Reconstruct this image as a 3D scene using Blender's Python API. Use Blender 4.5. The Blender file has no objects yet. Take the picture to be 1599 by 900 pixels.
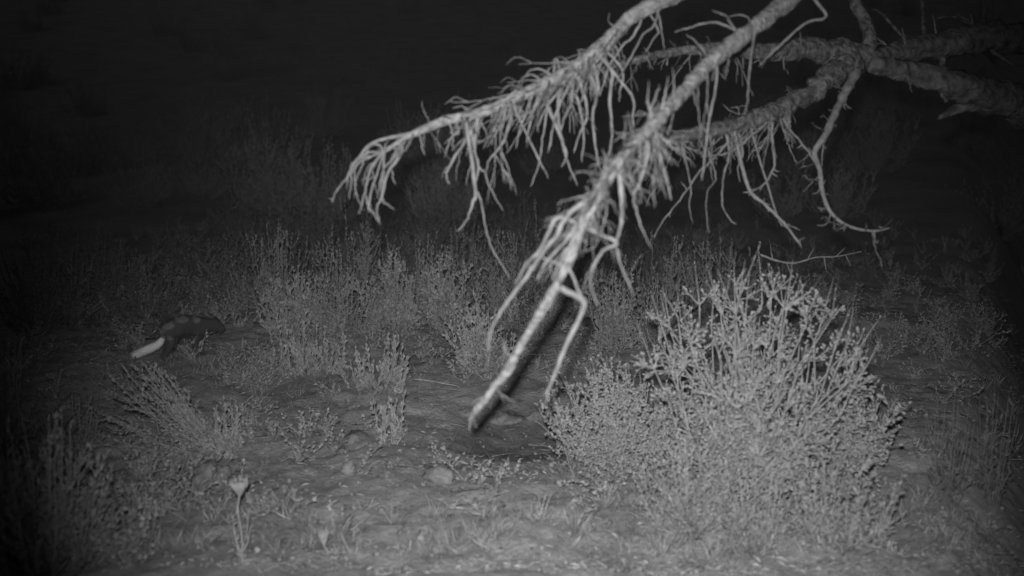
import bpy, math, random
import numpy as np
from mathutils import Vector

scn = bpy.context.scene
COL = scn.collection
R = math.radians
random.seed(11)
rng = np.random.default_rng(11)

# ------------------------------------------------------------------ camera
CAM_H = 1.2
HAZE = 0.00036
PITCH = R(10)
FPX = 1715.0                     # focal length in pixels of a 1599 px wide frame
cam = bpy.data.cameras.new('camera')
camo = bpy.data.objects.new('camera', cam)
COL.objects.link(camo)
camo.location = (0, 0, CAM_H)
camo.rotation_euler = (R(90) - PITCH, 0, 0)
cam.sensor_width = 36
cam.lens = 36 * FPX / 1599
cam.clip_start = 0.05
cam.clip_end = 600
cam.dof.use_dof = True
cam.dof.focus_distance = 4.6
cam.dof.aperture_fstop = 2.3
scn.camera = camo

# ------------------------------------------------------------------ night sky, added dim fill lamp
w = bpy.data.worlds.new('World')
scn.world = w
w.use_nodes = True
bg = w.node_tree.nodes['Background']
bg.inputs[0].default_value = (1, 1, 1, 1)
bg.inputs[1].default_value = 0.0032
moon = bpy.data.lights.new('moon', 'SUN')  # added fill from behind the camera, lifts the dark ground and shrubs
moon.energy = 0.035
moon.angle = R(12)
fill_suno = bpy.data.objects.new('moon', moon)
fill_suno.rotation_euler = (R(62), R(0), R(-8))
COL.objects.link(fill_suno)

# ------------------------------------------------------------------ the trail camera's infrared flash, just above the lens
fl = bpy.data.lights.new('infrared_flash', 'SPOT')
fl.energy = 545
fl.spot_size = R(56)
fl.spot_blend = 1.0
fl.shadow_soft_size = 0.02
flo = bpy.data.objects.new('infrared_flash', fl)
flo.location = (-0.02, 0.0, CAM_H + 0.08)
COL.objects.link(flo)

scn.view_settings.view_transform = 'Standard'
scn.view_settings.look = 'None'
scn.view_settings.exposure = 0
scn.view_settings.gamma = 1
scn.render.film_transparent = False
scn.cycles.max_bounces = 4

FWD = np.array([0, math.cos(PITCH), -math.sin(PITCH)])
UP = np.array([0, math.sin(PITCH), math.cos(PITCH)])
RT = np.array([1.0, 0, 0])
C0 = np.array([0, 0, CAM_H])


def ray(px, py):
    return FWD + (px - 799.5) / FPX * RT - (py - 450) / FPX * UP


def at(px, py, d):
    return C0 + d * ray(px, py)


aim = Vector(ray(890, 575))
flo.rotation_euler = aim.to_track_quat('-Z', 'Y').to_euler()

# ------------------------------------------------------------------ noise + terrain
_T = np.random.default_rng(5).random((256, 256))


def vnoise(x, y):
    x = np.asarray(x, float); y = np.asarray(y, float)
    xi = np.floor(x).astype(int); yi = np.floor(y).astype(int)
    fx = x - xi; fy = y - yi
    fx = fx * fx * (3 - 2 * fx); fy = fy * fy * (3 - 2 * fy)
    a = _T[xi % 256, yi % 256]; b = _T[(xi + 1) % 256, yi % 256]
    c = _T[xi % 256, (yi + 1) % 256]; d = _T[(xi + 1) % 256, (yi + 1) % 256]
    return (a * (1 - fx) + b * fx) * (1 - fy) + (c * (1 - fx) + d * fx) * fy - 0.5


def smooth(t):
    t = np.clip(t, 0, 1)
    return t * t * (3 - 2 * t)


HOLLOW = (0.03, 3.72)            # bare hollow in the middle of the clearing


def terrain(x, y, fine=True):
    x = np.asarray(x, float); y = np.asarray(y, float)
    h = 0.16 * vnoise(x * 0.35 + 9, y * 0.35 + 3) + 0.07 * vnoise(x * 1.1, y * 1.1)
    h = h + 0.035 * vnoise(x * 3.1 + 5, y * 3.1)
    h = h * smooth((y + 2) / 5)
    # hillside that climbs away behind the shrubs
    t = np.maximum(y - 8.5, 0)
    h = h + 0.012 * t * t / (1 + 0.045 * t)
    # bank falling away on the right
    u = x - (0.405 * y + 0.03)
    h = h - 1.5 * smooth(u / 1.3) * smooth((y - 1) / 2)
    # hollow
    r2 = ((x - HOLLOW[0]) / 0.26) ** 2 + ((y - HOLLOW[1]) / 0.30) ** 2
    h = h - 0.075 * np.exp(-r2 * 1.2)
    if fine:
        near = smooth((14 - y) / 5)
        h = h + near * (0.015 * vnoise(x * 9, y * 9) + 0.014 * vnoise(x * 22, y * 22 + 7) + 0.011 * vnoise(x * 43, y * 43))
    return h


def G(px, py):
    """point where the sight line through a pixel meets the ground"""
    d = ray(px, py)
    t = 1.0
    for i in range(4000):
        p = C0 + d * t
        if p[2] < float(terrain(p[0], p[1])):
            return p
        t += 0.01
    return C0 + d * t


def pxm(p):
    """pixels per metre at a point"""
    return FPX / float(np.dot(np.asarray(p) - C0, FWD))


# ------------------------------------------------------------------ materials (an infrared picture: everything is a grey)
def grey(v):
    return (v, v, v, 1)


def material(name, lo, hi, scale=20, bump=0.4, bscale=60, rough=0.85, island=0.0, translucent=0.0, detail=6, bdist=0.004):
    m = bpy.data.materials.new(name)
    m.use_nodes = True
    nt = m.node_tree; n = nt.nodes; l = nt.links
    b = n['Principled BSDF']
    b.inputs['Roughness'].default_value = rough
    b.inputs['Specular IOR Level'].default_value = 0.25
    tc = n.new('ShaderNodeTexCoord')
    ns = n.new('ShaderNodeTexNoise'); ns.inputs['Scale'].default_value = scale; ns.inputs['Detail'].default_value = detail
    l.new(tc.outputs['Object'], ns.inputs['Vector'])
    cr = n.new('ShaderNodeValToRGB')
    cr.color_ramp.elements[0].position = 0.32; cr.color_ramp.elements[0].color = grey(lo)
    cr.color_ramp.elements[1].position = 0.68; cr.color_ramp.elements[1].color = grey(hi)
    l.new(ns.outputs['Fac'], cr.inputs['Fac'])
    out = cr.outputs['Color']
    if island > 0:
        g = n.new('ShaderNodeNewGeometry')
        mr = n.new('ShaderNodeMapRange')
        mr.inputs['To Min'].default_value = 1 - island; mr.inputs['To Max'].default_value = 1 + island
        l.new(g.outputs['Random Per Island'], mr.inputs['Value'])
        mm = n.new('ShaderNodeVectorMath'); mm.operation = 'SCALE'
        l.new(out, mm.inputs[0]); l.new(mr.outputs['Result'], mm.inputs['Scale'])
        out = mm.outputs['Vector']
    l.new(out, b.inputs['Base Color'])
    if bump > 0:
        n2 = n.new('ShaderNodeTexNoise'); n2.inputs['Scale'].default_value = bscale; n2.inputs['Detail'].default_value = 8
        l.new(tc.outputs['Object'], n2.inputs['Vector'])
        bp = n.new('ShaderNodeBump'); bp.inputs['Strength'].default_value = bump; bp.inputs['Distance'].default_value = bdist
        l.new(n2.outputs['Fac'], bp.inputs['Height'])
        l.new(bp.outputs['Normal'], b.inputs['Normal'])
    if translucent > 0:
        tr = n.new('ShaderNodeBsdfTranslucent')
        l.new(out, tr.inputs['Color'])
        mx = n.new('ShaderNodeMixShader'); mx.inputs[0].default_value = translucent
        l.new(b.outputs[0], mx.inputs[1]); l.new(tr.outputs[0], mx.inputs[2])
        l.new(mx.outputs[0], n['Material Output'].inputs['Surface'])
    return m


M = {}
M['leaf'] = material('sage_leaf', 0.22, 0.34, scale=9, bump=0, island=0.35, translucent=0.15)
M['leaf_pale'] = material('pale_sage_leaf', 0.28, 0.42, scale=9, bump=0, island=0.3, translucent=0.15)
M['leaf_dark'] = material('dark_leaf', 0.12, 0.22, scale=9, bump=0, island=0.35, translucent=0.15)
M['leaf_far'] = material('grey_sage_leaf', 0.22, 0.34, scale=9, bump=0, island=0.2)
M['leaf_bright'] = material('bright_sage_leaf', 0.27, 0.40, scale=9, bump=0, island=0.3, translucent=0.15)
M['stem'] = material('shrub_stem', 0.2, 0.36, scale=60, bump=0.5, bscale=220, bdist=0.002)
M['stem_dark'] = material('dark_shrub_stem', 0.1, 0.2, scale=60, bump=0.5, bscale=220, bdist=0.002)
M['twig'] = material('tree_twig', 0.12, 0.24, scale=45, bump=0.6, bscale=160, bdist=0.002)
M['bark_pale'] = material('pale_limb_bark', 0.12, 0.30, scale=60, bump=1.0, bscale=90, bdist=0.01)
M['bark'] = material('rough_tree_bark', 0.03, 0.13, scale=34, bump=1.0, bscale=45, bdist=0.02)
M['stone'] = material('pale_stone', 0.13, 0.26, scale=30, bump=0.9, bscale=110, bdist=0.006)
M['stone_dull'] = material('dull_stone', 0.12, 0.27, scale=25, bump=1.0, bscale=90, bdist=0.008)
M['litter'] = material('leaf_litter', 0.16, 0.36, scale=5, bump=0, island=0.35)
M['pebble'] = material('pebble', 0.12, 0.26, scale=5, bump=0.3, island=0.4)
M['grass'] = material('dry_grass', 0.2, 0.36, scale=6, bump=0, island=0.4, translucent=0.2)
M['bark_mid'] = material('lichened_limb_bark', 0.025, 0.15, scale=60, bump=1.0, bscale=80, bdist=0.015)
M['twig_dark'] = material('weathered_twig', 0.09, 0.19, scale=45, bump=0.6, bscale=160, bdist=0.002)
M['dead_wood'] = material('dead_wood', 0.25, 0.42, scale=50, bump=0.5, bscale=150, bdist=0.002)
M['seed'] = material('seed_head', 0.21, 0.34, scale=60, bump=0.3, bscale=200, island=0.15)


def soil_material():
    m = bpy.data.materials.new('soil'); m.use_nodes = True
    nt = m.node_tree; n = nt.nodes; l = nt.links
    b = n['Principled BSDF']; b.inputs['Roughness'].default_value = 0.95; b.inputs['Specular IOR Level'].default_value = 0.1
    tc = n.new('ShaderNodeTexCoord')
    a = n.new('ShaderNodeTexNoise'); a.inputs['Scale'].default_value = 1.7; a.inputs['Detail'].default_value = 5
    c = n.new('ShaderNodeTexNoise'); c.inputs['Scale'].default_value = 26; c.inputs['Detail'].default_value = 9; c.inputs['Roughness'].default_value = 0.7
    for q in (a, c):
        l.new(tc.outputs['Object'], q.inputs['Vector'])
    mix = n.new('ShaderNodeMath'); mix.operation = 'MULTIPLY_ADD'; mix.inputs[1].default_value = 0.45
    l.new(a.outputs['Fac'], mix.inputs[0])
    sc = n.new('ShaderNodeMath'); sc.operation = 'MULTIPLY'; sc.inputs[1].default_value = 0.55
    l.new(c.outputs['Fac'], sc.inputs[0]); l.new(sc.outputs[0], mix.inputs[2])
    cr = n.new('ShaderNodeValToRGB')
    cr.color_ramp.elements[0].position = 0.36; cr.color_ramp.elements[0].color = grey(0.24)
    cr.color_ramp.elements[1].position = 0.62; cr.color_ramp.elements[1].color = grey(0.48)
    l.new(mix.outputs[0], cr.inputs['Fac'])
    # darker earth in the hollow, with a ragged edge
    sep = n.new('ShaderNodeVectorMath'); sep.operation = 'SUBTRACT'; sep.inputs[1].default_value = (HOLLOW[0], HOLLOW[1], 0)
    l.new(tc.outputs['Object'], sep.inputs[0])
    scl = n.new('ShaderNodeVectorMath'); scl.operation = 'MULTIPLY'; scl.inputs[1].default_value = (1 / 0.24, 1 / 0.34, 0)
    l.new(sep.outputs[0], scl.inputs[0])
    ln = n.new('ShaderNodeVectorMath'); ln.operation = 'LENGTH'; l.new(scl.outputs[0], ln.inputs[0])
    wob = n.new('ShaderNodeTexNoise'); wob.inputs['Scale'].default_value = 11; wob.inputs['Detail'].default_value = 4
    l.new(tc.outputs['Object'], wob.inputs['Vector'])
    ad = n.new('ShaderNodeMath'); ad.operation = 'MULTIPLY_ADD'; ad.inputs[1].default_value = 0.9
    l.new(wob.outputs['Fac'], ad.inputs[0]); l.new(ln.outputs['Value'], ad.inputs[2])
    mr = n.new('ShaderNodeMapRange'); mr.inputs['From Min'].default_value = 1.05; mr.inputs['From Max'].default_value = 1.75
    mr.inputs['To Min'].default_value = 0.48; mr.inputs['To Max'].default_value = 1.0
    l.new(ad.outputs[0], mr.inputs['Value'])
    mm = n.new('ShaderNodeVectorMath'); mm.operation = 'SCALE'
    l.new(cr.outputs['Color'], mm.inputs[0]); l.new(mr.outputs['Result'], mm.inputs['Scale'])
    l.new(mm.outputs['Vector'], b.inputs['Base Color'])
    bp = n.new('ShaderNodeBump'); bp.inputs['Strength'].default_value = 0.9; bp.inputs['Distance'].default_value = 0.015
    c2 = n.new('ShaderNodeTexNoise'); c2.inputs['Scale'].default_value = 70; c2.inputs['Detail'].default_value = 8; c2.inputs['Roughness'].default_value = 0.7
    l.new(tc.outputs['Object'], c2.inputs['Vector'])
    l.new(c2.outputs['Fac'], bp.inputs['Height']); l.new(bp.outputs['Normal'], b.inputs['Normal'])
    return m


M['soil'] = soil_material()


# ------------------------------------------------------------------ mesh helpers
class MB:
    def __init__(s):
        s.v = []; s.f = []; s.n = 0

    def add(s, v, f):
        if len(v) == 0:
            return
        s.v.append(np.asarray(v, float)); s.f.append(np.asarray(f, int) + s.n); s.n += len(v)

    def tube(s, P, rad, k=5, rough=0.0, wob=30.0):
        P = np.asarray(P, float); rad = np.asarray(rad, float); n = len(P)
        T = np.gradient(P, axis=0)
        T /= np.linalg.norm(T, axis=1)[:, None] + 1e-9
        ref = np.array([0.31, -0.9, 0.27])
        if abs(np.dot(T.mean(0), ref)) > 0.9:
            ref = np.array([0.9, 0.3, 0.2])
        A = np.cross(T, ref); A /= np.linalg.norm(A, axis=1)[:, None] + 1e-9
        B = np.cross(T, A)
        th = np.arange(k) * 2 * math.pi / k
        rr = rad[:, None] * np.ones(k)[None, :]
        if rough > 0:
            ss = np.concatenate([[0], np.cumsum(np.linalg.norm(np.diff(P, axis=0), axis=1))])
            uu = np.repeat((ss * wob)[:, None], k, 1); vv = np.repeat((th * 1.3)[None, :], n, 0)
            nz = vnoise(uu + s.n * 0.37, np.cos(vv) * 2 + 11) + vnoise(uu * 2.3, np.sin(vv) * 3 + 31 + s.n) * 0.6
            rr = rr * (1 + rough * nz)
        V = P[:, None, :] + rr[:, :, None] * (np.cos(th)[None, :, None] * A[:, None, :] + np.sin(th)[None, :, None] * B[:, None, :])
        i = np.arange(n - 1)[:, None] * k; j = np.arange(k)[None, :]; j2 = (j + 1) % k
        F = np.stack([i + j, i + j2, i + k + j2, i + k + j], -1).reshape(-1, 4)
        s.add(V.reshape(-1, 3), F)

    def leaves(s, P, D, N, L, W):
        """diamond leaves: base P, direction D, side N, length L, width W (arrays)"""
        L = np.asarray(L)[:, None]; W = np.asarray(W)[:, None]
        S = np.cross(D, N); S /= np.linalg.norm(S, axis=1)[:, None] + 1e-9
        U = np.cross(S, D)
        a = P; b = P + D * L * 0.55 + S * W * 0.5 + U * L * 0.06
        c = P + D * L - U * L * 0.05; d = P + D * L * 0.55 - S * W * 0.5 + U * L * 0.06
        V = np.stack([a, b, c, d], 1).reshape(-1, 3)
        n = len(P)
        s.add(V, np.arange(4 * n).reshape(n, 4))

    def build(s, name, mat, parent=None, smooth_=True, loc=None):
        me = bpy.data.meshes.new(name)
        V = np.concatenate(s.v); F = np.concatenate(s.f)
        if loc is not None:
            V = V - np.asarray(loc)
        me.vertices.add(len(V)); me.vertices.foreach_set('co', V.astype(np.float32).ravel())
        me.loops.add(F.size); me.loops.foreach_set('vertex_index', F.astype(np.int32).ravel())
        me.polygons.add(len(F))
        me.polygons.foreach_set('loop_start', (np.arange(len(F)) * 4).astype(np.int32))
        me.polygons.foreach_set('loop_total', np.full(len(F), 4, np.int32))
        me.polygons.foreach_set('use_smooth', np.full(len(F), smooth_))
        me.materials.append(mat)
        me.update(calc_edges=True)
        me.validate()
        o = bpy.data.objects.new(name, me)
        if loc is not None:
            o.location = loc
        COL.objects.link(o)
        if parent is not None:
            o.parent = parent
        return o


def tag(o, label=None, cat=None, group=None, kind=None):
    if label: o['label'] = label
    if cat: o['category'] = cat
    if group: o['group'] = group
    if kind: o['kind'] = kind
    return o


def empty(name, loc, rz=0.0):
    o = bpy.data.objects.new(name, None)
    o.empty_display_size = 0.1
    o.location = tuple(float(c) for c in loc); o.rotation_euler = (0, 0, rz)
    COL.objects.link(o)
    return o


def copy_tree(o, parent=None):
    c = o.copy(); COL.objects.link(c); c.parent = parent
    for ch in list(o.children):
        copy_tree(ch, c)
    return c


def catmull(P, per=4):
    P = np.asarray(P, float)
    if len(P) < 3:
        t = np.linspace(0, 1, per * (len(P) - 1) + 1)[:, None]
        return P[0] + (P[-1] - P[0]) * t
    Q = np.vstack([2 * P[0] - P[1], P, 2 * P[-1] - P[-2]])
    out = []
    for i in range(len(P) - 1):
        p0, p1, p2, p3 = Q[i:i + 4]
        for t in np.arange(per) / per:
            out.append(0.5 * (2 * p1 + (p2 - p0) * t + (2 * p0 - 5 * p1 + 4 * p2 - p3) * t ** 2 + (3 * p1 - p0 - 3 * p2 + p3) * t ** 3))
    out.append(P[-1])
    return np.array(out)


def unit(v):
    v = np.asarray(v, float)
    return v / (np.linalg.norm(v) + 1e-9)


# ------------------------------------------------------------------ ground
def axis(fine_lo, fine_hi, step, lo, hi):
    a = list(np.arange(fine_lo, fine_hi, step))
    s = step; x = fine_hi
    while x < hi:
        a.append(x); s *= 1.12; x += s
    a.append(hi)
    s = step; x = fine_lo; b = []
    while x > lo:
        s *= 1.12; x -= s; b.append(max(x, lo))
    return np.array(sorted(set(b + a)))


gx = axis(-2.3, 2.6, 0.018, -160, 160)
gy = axis(2.2, 7.5, 0.022, -20, 260)
X, Y = np.meshgrid(gx, gy, indexing='ij')
Z = terrain(X, Y)
V = np.stack([X, Y, Z], -1).reshape(-1, 3)
ny = len(gy)
ii, jj = np.meshgrid(np.arange(len(gx) - 1), np.arange(ny - 1), indexing='ij')
a = (ii * ny + jj).ravel()
F = np.stack([a, a + ny, a + ny + 1, a + 1], -1)
mb = MB(); mb.add(V, F)
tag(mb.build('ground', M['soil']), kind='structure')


# ------------------------------------------------------------------ shrubs
def sprig_leaves(fb, P, lr, L, W, n, rr):
    """n small leaves round the polyline P"""
    P = np.asarray(P)
    t = lr.random(n) ** 0.85 * (len(P) - 1)
    i = np.minimum(t.astype(int), len(P) - 2); f = (t - i)[:, None]
    base = P[i] * (1 - f) + P[i + 1] * f
    T = P[i + 1] - P[i]; T /= np.linalg.norm(T, axis=1)[:, None] + 1e-9
    rnd = lr.normal(size=(n, 3))
    side = np.cross(T, rnd); side /= np.linalg.norm(side, axis=1)[:, None] + 1e-9
    spread = lr.uniform(0.25, rr, n)[:, None]
    D = T + side * spread; D /= np.linalg.norm(D, axis=1)[:, None]
    N = lr.normal(size=(n, 3))
    fb.leaves(base, D, N, L * lr.uniform(0.6, 1.25, n), W * lr.uniform(0.7, 1.3, n))


def grow_shrub(H, Rd, nst, seed, twigs=7, tw=0.32, leaf=(0.016, 0.005), dens=900, lean=(0, 0), flat=0.35,
               stem_r=0.0045, spread=1.0, upbend=0.6, sides=4, knob=False, kinky=0.05, aspread=0.9, sub=0, short=1.0, kr=1.0, hlo=.72, hhi=1.03):
    """returns a list of (branch MB) and one foliage MB; base at the origin"""
    lr = np.random.default_rng(seed)
    parts = []; fb = MB()
    for k in range(nst):
        b = MB()
        az = lr.uniform(0, 2 * math.pi) if nst > 8 else 2 * math.pi * (k + lr.uniform(-.3, .3)) / nst
        rad = Rd * math.sqrt(lr.random()) * spread
        top = np.array([math.cos(az) * rad + lean[0], math.sin(az) * rad + lean[1],
                        H * (1 - flat * (rad / Rd) ** 2) * lr.uniform(hlo, hhi)])
        base = np.array([math.cos(az) * rad * 0.10, math.sin(az) * rad * 0.10, -0.03])
        mid = base * 0.4 + top * 0.6
        mid[2] = base[2] + (top[2] - base[2]) * (0.5 - 0.18 * upbend * rad / Rd)
        mid[:2] = base[:2] + (top[:2] - base[:2]) * (0.5 + 0.2 * upbend)
        nj = 8
        P = catmull([base, base * .5 + mid * .5 + lr.normal(size=3) * kinky * H * .4, mid, top], 3)
        P[1:] += lr.normal(size=(len(P) - 1, 3)) * kinky * H * 0.16
        rads = np.linspace(stem_r * lr.uniform(.8, 1.2), stem_r * 0.3, len(P)); rads[-1] *= .3
        b.tube(P, rads, sides)
        L = np.linalg.norm(np.diff(P, axis=0), axis=1).sum()
        sprig_leaves(fb, P[int(len(P) * 0.4):], lr, leaf[0], leaf[1], max(2, int(dens * L * 0.6 * 0.1)), aspread)
        for q in range(twigs):
            t = lr.uniform(0.25, 0.97); i = int(t * (len(P) - 1))
            i = min(i, len(P) - 2)
            p0 = P[i]; T = unit(P[i + 1] - P[i])
            side = unit(np.cross(T, lr.normal(size=3)))
            ln = H * tw * lr.uniform(0.45, 1.1) * (1.15 - 0.5 * t)
            d1 = unit(T * 0.8 + side * 0.8)
            d2 = unit(d1 * 0.7 + np.array([lean[0], lean[1], 0]) * 0.4 / max(H, .2) + np.array([0, 0, upbend * 0.9]) + lr.normal(size=3) * .12)
            Q = np.array([p0, p0 + d1 * ln * 0.3, p0 + d1 * ln * 0.3 + unit(d1 + d2) * ln * 0.3, p0 + d1 * ln * 0.3 + unit(d1 + d2) * ln * 0.3 + d2 * ln * 0.4])
            Q[1:] += lr.normal(size=(3, 3)) * kinky * ln * 0.5
            b.tube(Q, [stem_r * .5, stem_r * .42, stem_r * .34, stem_r * .12], 3 if sides < 5 else 4)
            sprig_leaves(fb, Q, lr, leaf[0], leaf[1], max(3, int(dens * ln * 0.1)), aspread)
            if knob:
                m = int(3 + ln * 45)
                tt = lr.random(m) * 2.99; ii_ = tt.astype(int); ff = (tt - ii_)[:, None]
                pp = Q[ii_] * (1 - ff) + Q[ii_ + 1] * ff
                for c in pp:
                    dd = unit(lr.normal(size=3) + np.array([0, 0, .4])); r_ = lr.uniform(.0025, .0045) * kr
                    b.tube([c, c + dd * r_ * 1.6, c + dd * r_ * 3.4, c + dd * r_ * 4.4], [r_ * .5, r_ * 1.1, r_ * 1.1, r_ * .2], 4)
            for z in range(sub):
                j = lr.integers(1, 3); p1 = Q[j]
                d3 = unit(unit(Q[j] - Q[j - 1]) + unit(lr.normal(size=3)) * 0.9 + np.array([0, 0, .3 * upbend]))
                l3 = ln * lr.uniform(.25, .55) * short
                S = np.array([p1, p1 + d3 * l3 * .5 + lr.normal(size=3) * l3 * .12, p1 + d3 * l3])
                b.tube(S, [stem_r * .36, stem_r * .32, stem_r * .22], 3)
                sprig_leaves(fb, S, lr, leaf[0], leaf[1], max(2, int(dens * l3 * 0.1)), aspread)
                if knob:
                    c = S[-1]; r_ = lr.uniform(.003, .005) * (kr * .5 + .5); dd = d3
                    b.tube([c - dd * r_, c + dd * r_ * .4, c + dd * r_ * 1.8, c + dd * r_ * 2.4], [r_ * .6, r_ * 1.2, r_ * 1.1, r_ * .3], 4)
        parts.append(b)
    return parts, fb


def shrub(name, px, base_y, top_y, wpx, seed, label, cat='shrub', group=None, leafmat='leaf', stemmat='stem', each=True, d=None, **kw):
    g = G(px, base_y)
    s = pxm(g)
    H = (base_y - top_y) / s * 0.97
    Rd = wpx / 2 / s
    root = empty(name, (g[0], g[1], float(terrain(g[0], g[1]))))
    parts, fb = grow_shrub(H, Rd, seed=seed, **kw)
    if each:
        for b in parts:
            b.build('branch', M[stemmat], root)
    else:
        allb = MB()
        for b in parts:
            for v, f in zip(b.v, b.f):
                allb.v.append(v); allb.f.append(f + 0)
        # re-offset
        nb = MB()
        for b in parts:
            off = 0
            for v, f in zip(b.v, b.f):
                nb.add(v, f - off); off += len(v)
        tag(nb.build('branches', M[stemmat], root), kind='stuff')
    if fb.n:
        tag(fb.build('foliage', M[leafmat], root, smooth_=False), kind='stuff')
    tag(root, label, cat, group)
    return root


# --- the big knobbly bush on the right and the lower bushes pressed against it
shrub('twiggy_bush', 1165, 790, 345, 425, 101, 'largest bush, tall and open with forking knobbly twigs, right of the hanging limb',
      nst=52, twigs=14, tw=0.19, dens=480, leaf=(0.008, 0.0042), knob=True, stem_r=0.0045, kinky=0.12, upbend=0.05, flat=0.32, sub=4, leafmat='leaf', sides=5, aspread=1.1, short=.8, kr=.5, hlo=.84, hhi=.99)
shrub('twiggy_bush', 1300, 760, 510, 170, 102, 'sparse fine-twigged bush fading into the dark at the right edge of the largest bush',
      nst=24, twigs=10, tw=0.26, dens=900, leaf=(0.009, 0.005), knob=True, stem_r=0.0035, kinky=0.08, upbend=0.3, flat=0.5, sub=2, lean=(0.05, 0))
shrub('dense_sage_bush', 985, 728, 528, 245, 103, 'dense pale bush leaning left over the clearing at the left foot of the largest bush',
      nst=60, twigs=11, tw=0.28, dens=2200, leaf=(0.010, 0.0055), stem_r=0.0035, leafmat='leaf_pale', upbend=0.55, flat=0.35, lean=(-0.07, -0.05), kinky=0.06, knob=True)
shrub('dense_sage_bush', 1085, 830, 660, 190, 104, 'low pale bush with fan-like sprays in front of the largest bush',
      nst=30, twigs=9, tw=0.34, dens=2200, leaf=(0.013, 0.005), stem_r=0.003, leafmat='leaf', upbend=0.7, lean=(-0.02, 0))
shrub('dense_sage_bush', 1185, 850, 680, 110, 105, 'narrow upright clump of stalks between the two low bushes at lower right',
      nst=16, twigs=7, tw=0.36, dens=2000, leaf=(0.014, 0.005), stem_r=0.003, upbend=0.9)
shrub('dense_sage_bush', 1305, 850, 672, 190, 106, 'low bush with upright leafy spikes at the lower right edge of the light',
      nst=22, twigs=8, tw=0.34, dens=2200, leaf=(0.015, 0.006), stem_r=0.003, upbend=0.9)
shrub('sprawling_shrub', 905, 760, 665, 120, 107, 'small sprawling twiggy plant on the ground under the dense pale bush',
      nst=14, twigs=6, tw=0.5, dens=160, leaf=(0.012, 0.004), stem_r=0.002, upbend=0.1, flat=0.8, lean=(-0.03, 0), knob=False, stemmat='stem')

# --- sagebrush across the middle distance, bright finger-like spikes
SAGE = [
    # px, base, top, width, label, extra
    (475, 528, 400, 150, 'wide spiky sagebrush behind the clearing, left of the drooping limb tips', dict(nst=34, twigs=8)),
    (612, 515, 385, 105, 'spiky sagebrush with crowded upright fingers, between two wider ones in the middle row', dict(nst=26, twigs=8)),
    (705, 520, 378, 110, 'bushy sagebrush below the forked hanging twig in the middle row', dict(nst=26, twigs=8)),
    (765, 590, 455, 130, 'sagebrush with long leaning spikes just left of the bright hanging limb', dict(nst=26, twigs=8, lean=(-0.06, 0))),
    (462, 585, 468, 80, 'small sagebrush like a candelabra with one tall pale spike', dict(nst=9, twigs=6, tw=.42, dens=4200, aspread=.5, upbend=1.3)),
    (598, 612, 508, 110, 'short sagebrush with bright vertical spikes in the middle of the clearing edge', dict(nst=13, twigs=7, tw=.42, dens=4200, aspread=.5, upbend=1.3)),
    (612, 695, 600, 62, 'small loose tuft of upright sprigs below the bright-spiked sagebrush', dict(nst=8, twigs=6, tw=.42, dens=4200, aspread=.5, upbend=1.3)),
    (515, 585, 505, 70, 'little sagebrush just right of the candelabra-shaped one', dict(nst=9, twigs=6, tw=.42, dens=4200, aspread=.5, upbend=1.3)),
    (845, 520, 372, 150, 'leafy sagebrush directly behind the bright hanging limb', dict(nst=24, twigs=8)),
    (965, 545, 392, 130, 'shadowy sagebrush behind the hanging limb, left of the largest bush', dict(nst=22, twigs=8, leafmat='leaf')),
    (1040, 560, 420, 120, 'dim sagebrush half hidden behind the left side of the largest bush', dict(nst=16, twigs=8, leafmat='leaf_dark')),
]
for i, (px, b, t, wd, lab, kw) in enumerate(SAGE):
    k2 = dict(leafmat='leaf_bright', tw=0.36, dens=3000, leaf=(0.018, 0.0085), stem_r=0.0045, upbend=1.0, flat=0.35, aspread=1.0)
    k2.update(kw)
    k2['twigs'] = max(4, k2['twigs'] - 2); k2['nst'] = int(k2['nst'] * .85)
    shrub('sagebrush', px, b, t, wd, 200 + i, lab, 'sagebrush', 'sagebrush round the clearing', **k2)

# low leafy mound, left
shrub('leafy_mound', 400, 600, 512, 130, 301, 'low rounded leafy shrub at the left of the clearing, right of the small animal', nst=40, twigs=7, tw=.3,
      dens=900, leaf=(0.014, 0.008), stem_r=0.002, upbend=.3, flat=.8, leafmat='leaf', each=False, aspread=1.4)
# left foreground, falling out of the light
shrub('leaning_shrub', 372, 712, 548, 74, 302, 'shrub with long branches swept to the left below the pale-tailed animal', nst=44, twigs=8, tw=.34,
      dens=2200, leaf=(0.014, 0.006), stem_r=0.004, upbend=.25, flat=.12, lean=(-0.33, 0.05), spread=3.1, leafmat='leaf')
shrub('sagebrush', 358, 712, 603, 42, 303, 'narrow pale upright tuft at the right end of the swept-left shrub', 'sagebrush', nst=12, twigs=6, tw=.36,
      dens=3000, leaf=(0.014, 0.006), stem_r=0.003, upbend=1., aspread=.6, leafmat='leaf_pale')
shrub('tall_dim_shrub', 75, 900, 610, 240, 304, 'wide tall shrub in the dark lower left corner', nst=34, twigs=9, tw=.34, dens=1500,
      leaf=(0.016, 0.006), stem_r=0.004, upbend=.9, flat=.4)
shrub('round_leaved_shrub', 200, 880, 740, 120, 305, 'low shrub with rounded leaves at lower left, in front of the wide tall one', nst=20, twigs=7, tw=.35, dens=420,
      leaf=(0.013, 0.011), stem_r=0.002, upbend=.6, aspread=1.5)
shrub('tall_dim_shrub', 5, 720, 480, 110, 306, 'tall narrow shrub cut by the left edge of the picture', nst=16, twigs=8, tw=.34, dens=600,
      leaf=(0.018, 0.007), stem_r=0.004, upbend=.9)
shrub('sagebrush', 110, 700, 570, 120, 307, 'barely lit sagebrush behind the wide tall shrub on the left', 'sagebrush', nst=16, twigs=7, tw=.34, dens=700,
      leaf=(0.017, 0.005), stem_r=0.003, upbend=1., leafmat='leaf_dark')

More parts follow.
